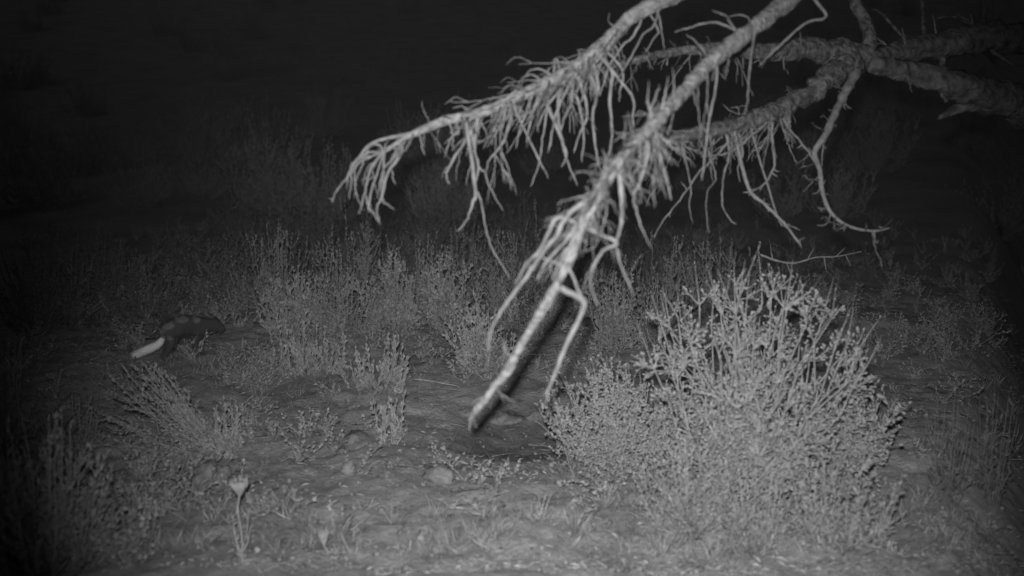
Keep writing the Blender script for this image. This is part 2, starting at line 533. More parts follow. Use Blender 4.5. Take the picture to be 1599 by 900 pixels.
# --- dim rows behind: five prototypes, copied
protos = []
for k in range(8):
    parts, fb = grow_shrub(0.62 + .05 * (k % 5), 0.42, nst=24, seed=400 + k, twigs=7, tw=.33, dens=1500, leaf=(0.022, 0.009), stem_r=.004, upbend=1., flat=.4, sides=3, aspread=.7)
    nb = MB()
    for b in parts:
        off = 0
        for v, f in zip(b.v, b.f):
            nb.add(v, f - off); off += len(v)
    root = empty('sagebrush', (0, 0, 0))
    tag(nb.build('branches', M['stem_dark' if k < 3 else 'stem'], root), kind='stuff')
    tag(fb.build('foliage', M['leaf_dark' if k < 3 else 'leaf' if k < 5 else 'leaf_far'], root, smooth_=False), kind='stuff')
    protos.append(root)
used = [False] * 8
lr = np.random.default_rng(77)
rows = []
ROWLAB = ['dim sagebrush directly left of the wide spiky sagebrush', 'dark sagebrush just above the small animal with the pale tail',
 'dim sagebrush rising behind the left end of the wide spiky sagebrush', 'dim sagebrush up and left of the wide spiky sagebrush, above the animal',
 'dim sagebrush behind the gap between the two leftmost middle-row spiky sagebrushes', 'dim sagebrush behind the gap left of the forked hanging twig',
 'very dark sagebrush further left, above and left of the small animal', 'dim sagebrush behind the lower end of the long forked hanging twig',
 'dim sagebrush behind the middle of the bright hanging limb', 'faint sagebrush below the tips of the long drooping limb, to their left',
 'faint sagebrush straight below the drooping tips of the long limb', 'faint sagebrush at the upper left end of the lit rows',
 'faint sagebrush in the back row between the drooping tips and the forked twig', 'dim sagebrush behind the thick bright twig right of the hanging limb',
 'faint sagebrush behind the upper left of the largest bush', 'dark sagebrush behind the crown of the largest bush, right side',
 'faint sagebrush in the back row behind the hanging limb', 'nearly unlit sagebrush near the left edge, above the dark corner shrubs',
 'nearly unlit sagebrush right of the largest bush, under the thorny hanging branch',
 'low sagebrush squeezed between the wide spiky one and its right neighbour',
 'low sagebrush between the two right spiky sagebrushes of the middle row',
 'low sagebrush just behind the one with long leaning spikes',
 'low sagebrush peeping out right of the bright hanging limb, near its fork',
 'sagebrush filling the row behind the crowded-finger one',
 'sagebrush behind the bushy one, at the end of the long forked hanging twig',
 'sagebrush behind the upper half of the twin side twigs of the hanging limb',
 'low sagebrush behind the left half of the wide spiky sagebrush',
 'low sagebrush behind the dense pale bush, at the left of the largest bush',
 'sagebrush seen through the upper left twigs of the largest bush']
for (px, py, s) in [(345, 478, 1.0), (235, 500, .95), (410, 440, 1.05), (290, 430, 1.), (545, 440, .85), (660, 435, .9), (160, 470, .9), (770, 430, .8), (900, 440, .9),
                    (480, 395, 1.1), (590, 392, 1.), (380, 385, 1.1), (690, 385, 1.), (1000, 430, .8), (1100, 420, .9), (1250, 425, .6), (820, 385, 1.), (80, 520, 1.), (1350, 440, .6),
                    (540, 525, .62), (655, 505, .65), (800, 500, .6), (905, 490, .65), (560, 475, .75), (725, 462, .8), (850, 455, .8), (430, 480, .7), (1030, 505, .7), (1120, 500, .8)]:
    g = G(px, py); rows.append((g[0], g[1], s))
NROW = len(rows)
for k in range(110):
    y = lr.uniform(15, 36) if k > 34 else lr.uniform(9.8, 14.5); x = lr.uniform(-0.55, 0.5) * y
    rows.append((x, y, lr.uniform(.85, 1.5)))
for k, (x, y, s) in enumerate(rows):
    q = k % 3 if k < 19 else (3 + k % 2 if k < NROW else 5 + k % 3)
    s *= .68 if k < 19 else (.85 if k < NROW else 1)
    if not used[q]:
        o = protos[q]; used[q] = True
    else:
        o = copy_tree(protos[q])
    o.location = (float(x), float(y), float(terrain(x, y)) - 0.01)
    o.rotation_euler = (0, 0, float(lr.uniform(0, 6.28)))
    o.scale = (s, s, s * float(lr.uniform(.9, 1.15)))
    if k < NROW:
        tag(o, ROWLAB[k], 'sagebrush', 'half-lit sagebrush rows behind the clearing')
    else:
        tag(o, 'almost black sagebrush far back on the dark slope', 'sagebrush', 'unlit sagebrush on the slope behind')

# thin unlit stalks on the falling bank at right
for (px, b, t, wd, lab) in [(1480, 800, 585, 70, 'thin tuft of barely visible tall stalks in the dark at far right'),
                            (1545, 800, 570, 60, 'outermost tuft of unlit stalks near the right edge of the picture')]:
    shrub('tall_stalks', px, b, t, wd, int(px), lab, 'dry plant', 'stalks in the dark at the right', nst=16, twigs=3, tw=.2, dens=120, leaf=(.02, .004), stem_r=.0022,
          upbend=.6, flat=.1, leafmat='leaf_dark', stemmat='stem_dark', each=False)

# ------------------------------------------------------------------ the overhanging tree
tree = empty('overhanging_tree', (2.9, 3.7, float(terrain(2.9, 3.7))))
tag(tree, 'half-dead tree reaching in from the right with bare drooping limbs and thick rough boughs', 'tree')
TL = np.array(tree.location)


def limb_chain(pts):
    """pts: (px, py, depth, width_px) -> world points, radii, pixel track"""
    W = []; r = []
    for (x, y, d, wd) in pts:
        W.append(at(x, y, d)); r.append(wd / 2 / FPX * d)
    return np.array(W), np.array(r)


def resample_track(pts, per):
    return catmull(np.array(pts, float), per)


class Limb:
    pass


def make_limb(name, pts, mat, per=8, k=14, rough=.35, parent=None, kink=0.0, wob=30, extra_start=None):
    tr = resample_track(pts, per)
    W = np.array([at(*p[:3]) for p in tr]); r = tr[:, 3] / 2 / FPX * tr[:, 2]
    if kink:
        W[1:-1] += rng.normal(size=(len(W) - 2, 3)) * kink
    if extra_start is not None:
        e0, e1 = extra_start[0][-1], W[0]
        tt_ = unit(W[3] - W[0])
        mid_ = [e1 - tt_ * .25 * np.linalg.norm(e1 - e0)]
        pre = catmull(np.vstack([extra_start[0], mid_, [e1]]), 7)[:-1]
        rp = np.linspace(extra_start[1][0], r[0], len(pre) + 1)[:-1]
        W = np.vstack([pre, W]); r = np.concatenate([rp, r])
    r = np.maximum(r, .0006); r[-1] = r[-1] * .15
    b = MB(); b.tube(W, r, k, rough, wob)
    o = b.build(name, M[mat], parent, loc=None)
    o.location = tuple(-TL)          # built in world coordinates, held by the tree
    L = Limb(); L.o = o; L.tr = tr; L.dark = mat != 'bark_pale'
    return L


def nearest(L, x, y):
    d = np.hypot(L.tr[:, 0] - x, L.tr[:, 1] - y); i = int(np.argmin(d))
    return L.tr[i], d[i]


def twig(L, pts, w0=5.0, w1=2.0, mat='twig', dd=0.0, spur=0, attach=True, name='twig', k=6, jit=0.0008):
    """hanging twig given as pixel track, rooted on limb L"""
    if mat == 'twig' and getattr(L, 'dark', False):
        mat = 'twig_dark'
    n0, dist = nearest(L, *pts[0])
    d0 = n0[2]
    tr = []
    n = len(pts)
    if mat in ('twig', 'twig_dark'):
        w0 = w0 * .82; w1 = w1 * .6
    if attach and dist > 2:
        tr.append((n0[0], n0[1], d0, w0 * 1.05))
    drift = dd + rng.normal() * 0.05
    for i, (x, y) in enumerate(pts):
        t = (i + (1 if len(tr) else 0)) / max(n, 1)
        tr.append((x, y, d0 + drift * t, w0 + (w1 - w0) * i / max(n - 1, 1)))
    if len(tr) < 2:
        return None
    T = resample_track(tr, 5)
    W = np.array([at(*p[:3]) for p in T]); r = T[:, 3] / 2 / FPX * T[:, 2]
    W[1:] += rng.normal(size=(len(W) - 1, 3)) * jit
    r = np.maximum(r, .0005); r[-1] *= .3
    b = MB(); b.tube(W, r, k, .35, 60)
    for s_ in range(spur):
        i = rng.integers(1, len(W) - 1); dirn = unit(rng.normal(size=3) + unit(W[i] - W[i - 1]) * .6)
        ln = rng.uniform(.008, .03)
        b.tube([W[i], W[i] + dirn * ln * .5 + rng.normal(size=3) * .002, W[i] + dirn * ln], [r[i] * .6 + .0006, r[i] * .45 + .0008, .0006], 4)
    o = b.build(name, M[mat], L.o)
    Q = Limb(); Q.o = o; Q.tr = T
    return Q


def rtwigs(L, t0, t1, n, ang, sa, len0, len1, w0=5, w1=1.8, curve=12, bits=1, lo=0.0):
    """random hanging twigs between two fractions of a limb; ang in picture degrees (0 right, 90 down)"""
    for q in range(n):
        i = int((t0 + (t1 - t0) * (q + rng.random()) / n) * (len(L.tr) - 1))
        x, y = L.tr[i][:2]
        a_ = R(ang + rng.normal() * sa); ln = len0 + (len1 - len0) * rng.random() ** 1.8
        pts = [(x, y)]; m = 5
        cv = R(rng.normal() * curve)
        for s_ in range(m):
            a_ += cv / m + R(rng.normal() * 4)
            x += math.cos(a_) * ln / m; y += math.sin(a_) * ln / m
            pts.append((x, y))
        wv = rng.uniform(.55, 1.15)
        T = twig(L, pts, w0 * wv, w1, dd=rng.normal() * .09, attach=False)
        for z in range(bits):
            if rng.random() < .75:
                j = rng.integers(1, m); x1, y1 = pts[j]
                a2 = a_ + R(rng.choice([-1, 1]) * rng.uniform(15, 40)); l2 = ln * rng.uniform(.25, .5)
                # side twiglet joins its twig
                x2, y2 = x1 + math.cos(a2) * l2 * .5, y1 + math.sin(a2) * l2 * .5
                x3, y3 = x2 + math.cos(a2 * .5 + R(90) * .5) * l2 * .5, y2 + math.sin(a2 * .5 + R(90) * .5) * l2 * .5
                TT = Limb(); TT.o = L.o; TT.tr = T.tr; TT.dark = L.dark
                twig(TT, [(x1, y1), (x2, y2), (x3, y3)], w0 * .6, w1 * .8, attach=False)


# trunk, outside the frame
TB = np.array([[2.9, 3.7, -1.3], [2.88, 3.7, .2], [2.8, 3.66, .9], [2.7, 3.6, 1.5], [2.62, 3.5, 1.95], [2.5, 3.35, 2.3]])
TB[0][2] = float(terrain(2.9, 3.7)) - .2
tp = catmull(TB, 8)
b = MB(); b.tube(tp, np.linspace(.16, .07, len(tp)), 20, .3, 8)
trunk = b.build('trunk', M['bark'], tree); trunk.location = tuple(-TL)


def S(p, r):
    return (np.array(p), np.array(r))


# thick dim boughs at upper right
D = make_limb('bough', [(1760, 42, 3.5, 62), (1660, 55, 3.45, 54), (1600, 60, 3.4, 48), (1540, 58, 3.4, 46), (1470, 72, 3.35, 42), (1410, 78, 3.3, 34), (1380, 88, 3.25, 28), (1350, 94, 3.2, 22)], 'bark', rough=.4,
              parent=tree, extra_start=S([[2.7, 3.6, 1.45], [2.3, 3.55, 1.6]], [.08, .07]))
E = make_limb('bough', [(1760, 215, 3.45, 80), (1660, 185, 3.4, 72), (1600, 166, 3.35, 62), (1540, 150, 3.3, 52), (1480, 128, 3.25, 44), (1430, 116, 3.25, 36), (1395, 108, 3.22, 30), (1352, 98, 3.2, 26)], 'bark', rough=.45,
              parent=tree, extra_start=S([[2.82, 3.66, .9], [2.35, 3.6, 1.15]], [.09, .085]))
twig(E, [(1545, 158), (1500, 168), (1480, 178), (1464, 186)], 24, 6, 'bark', name='broken_stub', k=8)
twig(E, [(1472, 92), (1470, 110), (1468, 130), (1472, 150), (1480, 158)], 9, 6, 'bark')
Cc = make_limb('limb', [(1345, 88, 3.2, 40), (1320, 98, 3.15, 44), (1300, 116, 3.1, 36), (1275, 138, 3.05, 30), (1240, 158, 3.0, 28), (1200, 178, 2.95, 27), (1150, 195, 2.9, 24), (1100, 206, 2.85, 21), (1050, 218, 2.82, 18), (1010, 232, 2.8, 12)],
               'bark_mid', rough=.7, parent=tree, wob=45)
C2 = make_limb('limb', [(1340, 90, 3.2, 46), (1300, 82, 3.15, 42), (1260, 76, 3.1, 34), (1215, 80, 3.05, 28), (1160, 80, 3.0, 22), (1110, 76, 2.95, 18), (1060, 80, 2.95, 14), (1010, 90, 2.9, 12), (960, 102, 2.9, 9), (930, 108, 2.9, 5)],
               'bark_mid', rough=.5, parent=tree, wob=45)
Fb = make_limb('limb', [(1352, 92, 3.25, 28), (1358, 60, 3.25, 22), (1348, 30, 3.25, 19), (1335, 0, 3.25, 17), (1325, -50, 3.3, 15), (1290, -140, 3.3, 10)], 'bark_mid', rough=.4, parent=tree)
Gb = make_limb('limb', [(1340, 105, 3.15, 18), (1325, 135, 3.1, 15), (1308, 168, 3.05, 13), (1288, 212, 3.0, 11), (1272, 238, 3.0, 9), (1280, 265, 3.0, 8), (1284, 298, 3.0, 7.5), (1296, 330, 3.0, 6), (1322, 352, 3.0, 5), (1362, 361, 3.0, 4), (1390, 356, 3.0, 2.5)],
               'twig_dark', rough=.5, parent=tree, k=8, wob=80)
for pts in ([(1284, 290), (1275, 302), (1268, 303)], [(1292, 322), (1285, 326), (1276, 325)], [(1298, 334), (1290, 350), (1276, 352)], [(1322, 352), (1317, 362)],
            [(1365, 361), (1366, 376), (1372, 380)], [(1378, 358), (1386, 350), (1392, 343)], [(1362, 362), (1368, 392), (1376, 408)], [(1288, 212), (1284, 240), (1283, 260)],
            [(1328, 135), (1320, 158), (1324, 170)], [(1312, 160), (1330, 170)], [(1296, 190), (1306, 200)]):
    twig(Gb, pts, 4, 2, spur=1)
twig(Cc, [(1218, 178), (1232, 200), (1250, 222), (1266, 242), (1280, 268)], 5, 4, spur=4)
twig(Cc, [(1205, 190), (1207, 232), (1209, 258), (1197, 284), (1180, 296), (1160, 302)], 6, 3, spur=5)
twig(Cc, [(1200, 186), (1165, 220), (1140, 238), (1118, 242), (1094, 246)], 7, 4)
twig(Cc, [(1150, 205), (1128, 232), (1108, 254), (1090, 270), (1078, 290), (1050, 327), (1032, 350), (1020, 374)], 5.5, 2.5, spur=4)
twig(Cc, [(1139, 240), (1130, 275), (1128, 320), (1142, 345), (1150, 350)], 5, 2)
twig(Cc, [(1160, 238), (1152, 262), (1156, 285)], 4, 2)
twig(Cc, [(1078, 288), (1076, 320), (1082, 350)], 3, 1.6)
twig(Cc, [(1110, 250), (1118, 280), (1105, 300), (1104, 345), (1108, 365)], 3.5, 1.8)
twig(Cc, [(1168, 292), (1195, 320), (1216, 340), (1235, 362), (1252, 386)], 6, 3, mat='stem_dark', spur=6)
twig(Cc, [(1215, 340), (1228, 350), (1250, 360)], 3, 2, mat='stem_dark', spur=2)
rtwigs(Cc, .5, .98, 26, 110, 34, 25, 95, 4.5, 1.6, bits=3)
rtwigs(Cc, .2, .95, 10, 260, 35, 12, 34, 4, 1.8, bits=0)
rtwigs(Cc, .45, .6, 8, 112, 26, 60, 130, 4.5, 2, bits=2)
rtwigs(C2, .25, .95, 20, 105, 30, 20, 60, 4, 1.6)
rtwigs(C2, .15, .9, 12, 262, 28, 14, 40, 4, 1.6)
rtwigs(Gb, .1, .9, 18, 150, 80, 12, 40, 3, 1.3, bits=2)
rtwigs(D, .3, .95, 6, 262, 22, 22, 60, 5, 2, bits=1)
rtwigs(E, .3, .95, 4, 85, 25, 14, 40, 5, 2, bits=1)
twig(D, [(1443, 62), (1442, 40), (1440, 10), (1437, -20)], 8, 5, 'bark')
twig(D, [(1518, 42), (1500, 30), (1480, 26), (1462, 29)], 6, 3, 'bark', spur=2)
twig(D, [(1515, 38), (1500, 26), (1492, 19)], 6, 3, 'bark')
twig(D, [(1412, 62), (1390, 36), (1375, 20), (1362, 14)], 5, 3, 'bark')
twig(D, [(1536, 40), (1536, 20), (1534, -15)], 8, 6, 'bark')
twig(D, [(1548, 78), (1565, 90), (1585, 104)], 7, 3, 'bark')

# near drooping limb A
A = make_limb('drooping_limb', [(1560, -330, 3.0, 30), (1380, -220, 2.85, 27), (1220, -110, 2.75, 25), (1110, -35, 2.7, 24), (1038, 0, 2.65, 24), (985, 28, 2.65, 24), (945, 68, 2.62, 23), (905, 100, 2.6, 22), (860, 126, 2.6, 20), (805, 154, 2.58, 18), (745, 178, 2.56, 16), (700, 187, 2.55, 15), (660, 203, 2.55, 13), (632, 216, 2.55, 10), (600, 238, 2.55, 6)],
              'bark_pale', rough=.4, parent=tree, k=14, wob=50, extra_start=S([[2.5, 3.35, 2.3], [2.0, 3.2, 2.6]], [.05, .03]))
B = make_limb('drooping_limb', [(1680, -300, 3.0, 34), (1500, -190, 2.85, 32), (1340, -80, 2.75, 30), (1235, -2, 2.65, 27), (1182, 40, 2.58, 26), (1132, 78, 2.5, 25), (1103, 102, 2.46, 24), (1078, 132, 2.4, 22), (1050, 162, 2.34, 21), (1022, 192, 2.28, 22), (996, 220, 2.22, 20), (968, 252, 2.16, 20), (942, 288, 2.12, 20), (922, 328, 2.12, 16), (902, 372, 2.13, 15),
                             (885, 412, 2.15, 19), (872, 440, 2.16, 13), (857, 468, 2.18, 18), (836, 500, 2.2, 13), (808, 550, 2.24, 14), (789, 584, 2.26, 16), (770, 606, 2.28, 12), (748, 636, 2.3, 11), (731, 658, 2.32, 6)],
              'bark_pale', rough=.5, parent=tree, k=14, wob=55, extra_start=S([[2.55, 3.4, 2.2], [2.1, 3.2, 2.45]], [.055, .035]))
# tip sprays of limb A
for pts, a0, a1 in [
    ([(655, 206), (612, 214), (578, 226), (556, 252), (540, 280), (524, 300), (518, 318)], 8, 3),
    ([(640, 214), (602, 234), (584, 258), (572, 288), (574, 318), (592, 346)], 9, 3),
    ([(632, 222), (618, 238), (611, 250), (613, 272), (617, 289)], 6, 3),
    ([(628, 236), (606, 270), (597, 305), (588, 328), (594, 350)], 7, 3),
    ([(590, 226), (575, 232), (564, 262), (552, 290)], 5, 2.5),
    ([(600, 240), (582, 256), (584, 280), (588, 304)], 5, 2),
    ([(580, 262), (570, 300), (562, 332), (560, 330)], 5, 3),
    ([(572, 240), (550, 270), (548, 292), (545, 312)], 5, 2.5),
    ([(597, 308), (606, 320), (616, 328)], 5, 3),
    ([(575, 318), (584, 334), (590, 346)], 4, 2),
    ([(655, 208), (658, 226), (664, 244)], 4, 2),
    ([(556, 252), (545, 268), (541, 296)], 4, 2),
    ([(622, 240), (600, 262), (592, 292), (590, 312)], 5, 2.5),
    ([(565, 252), (554, 268), (556, 300), (564, 322)], 4, 2),
    ([(600, 232), (588, 250), (574, 262), (566, 290)], 4, 2),
]:
    twig(A, pts, a0, a1, spur=1)
for pts, a0, a1 in [
    ([(747, 182), (743, 210), (742, 235), (747, 261), (743, 292), (752, 318), (757, 350), (768, 388), (780, 408), (797, 436)], 6, 2.5),
    ([(747, 258), (757, 268), (761, 284), (772, 305), (786, 330)], 4, 2.5),
    ([(748, 184), (735, 208), (720, 230), (700, 264), (697, 276), (702, 289)], 9, 4),
    ([(716, 206), (705, 215), (694, 247)], 6, 2.5), ([(708, 212), (706, 225), (709, 236)], 4, 2),
    ([(742, 294), (738, 318), (728, 345), (714, 362)], 8, 3),
    ([(786, 166), (774, 196), (754, 232)], 8, 3),
    ([(806, 158), (798, 182), (786, 222), (764, 250), (760, 268)], 8, 3),
    ([(796, 160), (800, 190), (803, 196)], 4, 2), ([(790, 166), (784, 200), (780, 214)], 5, 2),
    ([(867, 92), (865, 120), (858, 150), (852, 186), (846, 225), (842, 256), (828, 292)], 5, 3.5),
    ([(842, 250), (852, 268), (856, 280)], 4, 2),
    ([(920, 92), (912, 108), (905, 125), (900, 150)], 7, 3),
    ([(975, 30), (960, 62), (948, 84), (940, 100)], 6, 2.5),
    ([(1005, 20), (990, 55), (972, 72), (952, 102), (942, 132), (936, 150)], 6, 3),
    ([(1032, 4), (1021, 40), (1004, 54), (990, 82), (974, 108), (960, 134)], 5.5, 2.5),
    ([(1030, 30), (1034, 55), (1038, 78)], 4, 2),
    ([(1028, 46), (1020, 62), (1008, 82)], 4, 2),
    ([(955, 112), (952, 155), (956, 200), (954, 226), (950, 245)], 8, 4),
    ([(972, 110), (968, 145), (966, 160)], 5, 2), ([(986, 150), (988, 185), (990, 200)], 5, 3),
    ([(895, 106), (892, 160), (882, 182), (876, 205)], 7, 4),
    ([(875, 120), (872, 180), (880, 232), (890, 262), (902, 291)], 8, 3.5),
    ([(908, 135), (917, 178), (904, 212), (896, 240)], 7, 3),
    ([(925, 124), (932, 150), (928, 165)], 7, 4),
    ([(930, 110), (934, 145), (926, 178), (930, 230), (935, 257), (942, 278), (952, 314)], 7, 3),
    ([(850, 130), (838, 160), (826, 200), (822, 225)], 8, 3),
    ([(830, 144), (824, 170), (812, 200), (806, 232)], 7, 3),
    ([(900, 112), (880, 150), (866, 190), (856, 240)], 8, 4),
    ([(885, 118), (870, 145), (850, 175), (838, 205)], 7, 3),
    ([(940, 84), (925, 105), (915, 130), (908, 160)], 8, 4),
    ([(835, 118), (815, 122), (808, 140)], 4, 2), ([(858, 116), (840, 108), (822, 116), (808, 150)], 4, 2),
    ([(735, 176), (722, 166), (706, 170)], 5, 2),
    ([(962, 42), (950, 35), (952, 20)], 3, 1.5), ([(908, 98), (905, 84), (902, 78)], 4, 2),
    ([(870, 200), (884, 240), (876, 262)], 7, 4), ([(900, 150), (912, 210), (908, 255)], 6, 3),
]:
    twig(A, pts, a0, a1)
rtwigs(A, .45, .75, 34, 108, 27, 20, 165, 5.5, 1.6, bits=3)
rtwigs(A, .36, .5, 16, 118, 13, 30, 130, 5, 1.6, bits=3)
rtwigs(A, .72, .92, 9, 108, 22, 18, 80, 4.5, 1.6, bits=2)
rtwigs(A, .45, .95, 9, 215, 20, 15, 45, 4, 1.6, bits=0)
# twigs of limb B
for pts, a0, a1 in [
    ([(1120, 90), (1119, 130), (1108, 186), (1101, 240), (1096, 282)], 5, 4),
    ([(1180, 44), (1172, 96), (1168, 150), (1163, 180)], 5, 3),
    ([(962, 258), (969, 292), (971, 340), (965, 372), (961, 382), (972, 420), (991, 463)], 9, 4),
    ([(1022, 200), (1030, 240), (1036, 264), (1043, 292), (1049, 314)], 6, 3),
    ([(1012, 225), (1008, 255), (998, 288), (989, 304), (994, 330), (1001, 352), (1016, 387)], 7, 3),
    ([(886, 412), (896, 438), (910, 470), (906, 492)], 7, 5),
    ([(910, 470), (903, 500), (886, 535), (868, 580), (850, 632)], 13, 8),
    ([(948, 316), (938, 366), (926, 388), (906, 393)], 3, 1.8),
    ([(962, 378), (942, 392), (926, 418), (922, 446), (934, 478)], 7, 3),
    ([(930, 306), (890, 332), (866, 372), (846, 398), (826, 426), (800, 462), (780, 492), (766, 520), (763, 548)], 11, 5),
    ([(925, 318), (880, 380), (852, 410), (838, 440)], 9, 4),
    ([(872, 340), (842, 392), (822, 412), (804, 446)], 8, 3),
    ([(905, 352), (888, 388), (870, 420), (862, 440)], 7, 3),
    ([(836, 398), (826, 420), (830, 432)], 4, 2), ([(862, 408), (860, 420), (866, 432)], 4, 2),
    ([(1105, 90), (1090, 68), (1072, 54)], 4, 2), ([(1145, 46), (1118, 36), (1095, 38), (1072, 45), (1052, 51)], 5, 3),
    ([(1137, 30), (1135, 26), (1112, 16)], 5, 3), ([(1165, 25), (1135, 26)], 3, 2),
    ([(1290, 120 - 96), (1262, 34), (1230, 60), (1204, 84), (1185, 104)], 6, 3),
    ([(1020, 190), (1012, 160), (1014, 125)], 6, 2), ([(1032, 178), (1038, 150), (1044, 118)], 6, 2),
    ([(1010, 200), (1018, 170), (1028, 140), (1030, 132)], 7, 3), ([(1046, 160), (1052, 145), (1050, 105)], 5, 2),
    ([(1080, 135), (1084, 150), (1087, 165)], 4, 2), ([(940, 290), (946, 255), (940, 232)], 5, 2.5),
    ([(800, 560), (788, 545), (786, 530)], 5, 2), ([(772, 606), (792, 622), (806, 628)], 5, 2),
    ([(745, 640), (734, 660), (733, 674)], 4, 2), ([(742, 642), (728, 650), (720, 648)], 4, 1.5), ([(738, 648), (741, 662), (744, 668)], 3, 1.5), ([(765, 620), (750, 622), (736, 632)], 6, 3),
]:
    twig(B, pts, a0, a1)
rtwigs(B, .38, .6, 44, 100, 30, 25, 120, 5, 1.6, bits=3)
rtwigs(B, .38, .56, 12, 268, 24, 25, 60, 5, 2, bits=0)
rtwigs(B, .2, .4, 8, 100, 14, 30, 110, 4, 1.8, bits=1)
rtwigs(B, .6, .95, 8, 95, 30, 14, 40, 4, 1.8, bits=0)

rtwigs(B, .36, .6, 40, 130, 60, 20, 95, 3.4, 1.4, bits=3)
rtwigs(A, .42, .66, 34, 125, 38, 20, 110, 3.4, 1.4, bits=3)
rtwigs(C2, .3, 1., 16, 120, 50, 20, 80, 4, 1.6, bits=2)
rtwigs(Cc, .45, 1., 20, 110, 50, 20, 80, 4, 1.6, bits=3)

# ------------------------------------------------------------------ thin dead branch lying across the crown of the largest bush
pb = catmull([at(1188, 398, 3.55), at(1212, 407, 3.56), at(1240, 411, 3.58), at(1275, 402, 3.6), at(1305, 401, 3.6), at(1345, 393, 3.62)], 5)
b = MB(); b.tube(pb, np.linspace(.0045, .0012, len(pb)), 6, .35, 70)
for i, sx, sz in ((4, -.01, .05), (8, .02, -.05), (13, .02, .04), (17, .01, -.05), (20, .03, .03), (22, .02, -.04)):
    q = pb[i]; b.tube([q, q + [sx * .6, .005, sz * .5], q + [sx, 0, sz]], [.002, .0016, .0006], 4)
tag(b.build('dead_branch', M['twig'], loc=pb.mean(0)), 'thin dead branch lying level across the top right of the largest bush', 'branch')

# ------------------------------------------------------------------ stones
def stone(px, py, wpx, hpx, seed, label, mat='stone', peak=0.0):
    lr = np.random.default_rng(seed)
    g = G(px, py + hpx * .4); s = pxm(g)
    rx = wpx / 2 / s; rz = hpx / 2 / s * 1.15
    nu, nv = 30, 18
    AX = [unit(lr.normal(size=3)) for _ in range(7)]
    u = np.linspace(0, 2 * math.pi, nu, endpoint=False); v = np.linspace(-1.5, 1.57, nv)
    Vs = []
    for vv in v:
        for uu in u:
            d = np.array([math.cos(uu) * math.cos(vv), math.sin(uu) * math.cos(vv), math.sin(vv)])
            n_ = vnoise(d[0] * 2.2 + seed, d[1] * 2.2 + d[2] * 1.7) * .5 + vnoise(d[0] * 5 + seed, d[2] * 5 + d[1] * 3) * .2
            k_ = 1 + n_
            pn_ = max(abs(d @ a3) for a3 in AX)
            q = d * k_ * (.86 / max(pn_, .72)) ** .9
            if peak and d[2] > .8:
                q[2] += peak * (d[2] - .8) * 5
            Vs.append([q[0] * rx, q[1] * rx * .9, q[2] * rz])
    i = np.arange(nv - 1)[:, None] * nu; j = np.arange(nu)[None, :]; j2 = (j + 1) % nu
    Fq = np.stack([i + j, i + j2, i + nu + j2, i + nu + j], -1).reshape(-1, 4)
    b = MB(); b.add(Vs, Fq)
    o = b.build('stone', M[mat]); o.location = (g[0], g[1], float(terrain(g[0], g[1])) + rz * .35)
    o.rotation_euler = (0, 0, lr.uniform(0, 6))
    tag(o, label, 'stone')


stone(545, 731, 27, 20, 3, 'small round pale stone with a peaked top on the bare ground left of centre', peak=.25)
stone(686, 737, 44, 30, 4, 'larger pale flat-faced stone near the middle of the bare ground', 'stone')
stone(327, 742, 66, 46, 5, 'dim rounded boulder half hidden behind the seed-head stalk at lower left', 'stone_dull')
stone(790, 652, 46, 20, 6, 'low stone on the upper rim of the dark hollow', 'stone_dull')
stone(566, 682, 80, 24, 7, 'broad low stone barely rising from the ground left of the hollow', 'stone_dull')
stone(836, 650, 26, 16, 8, 'small stone at the right end of the hollow rim, under the dense pale bush', 'stone_dull')

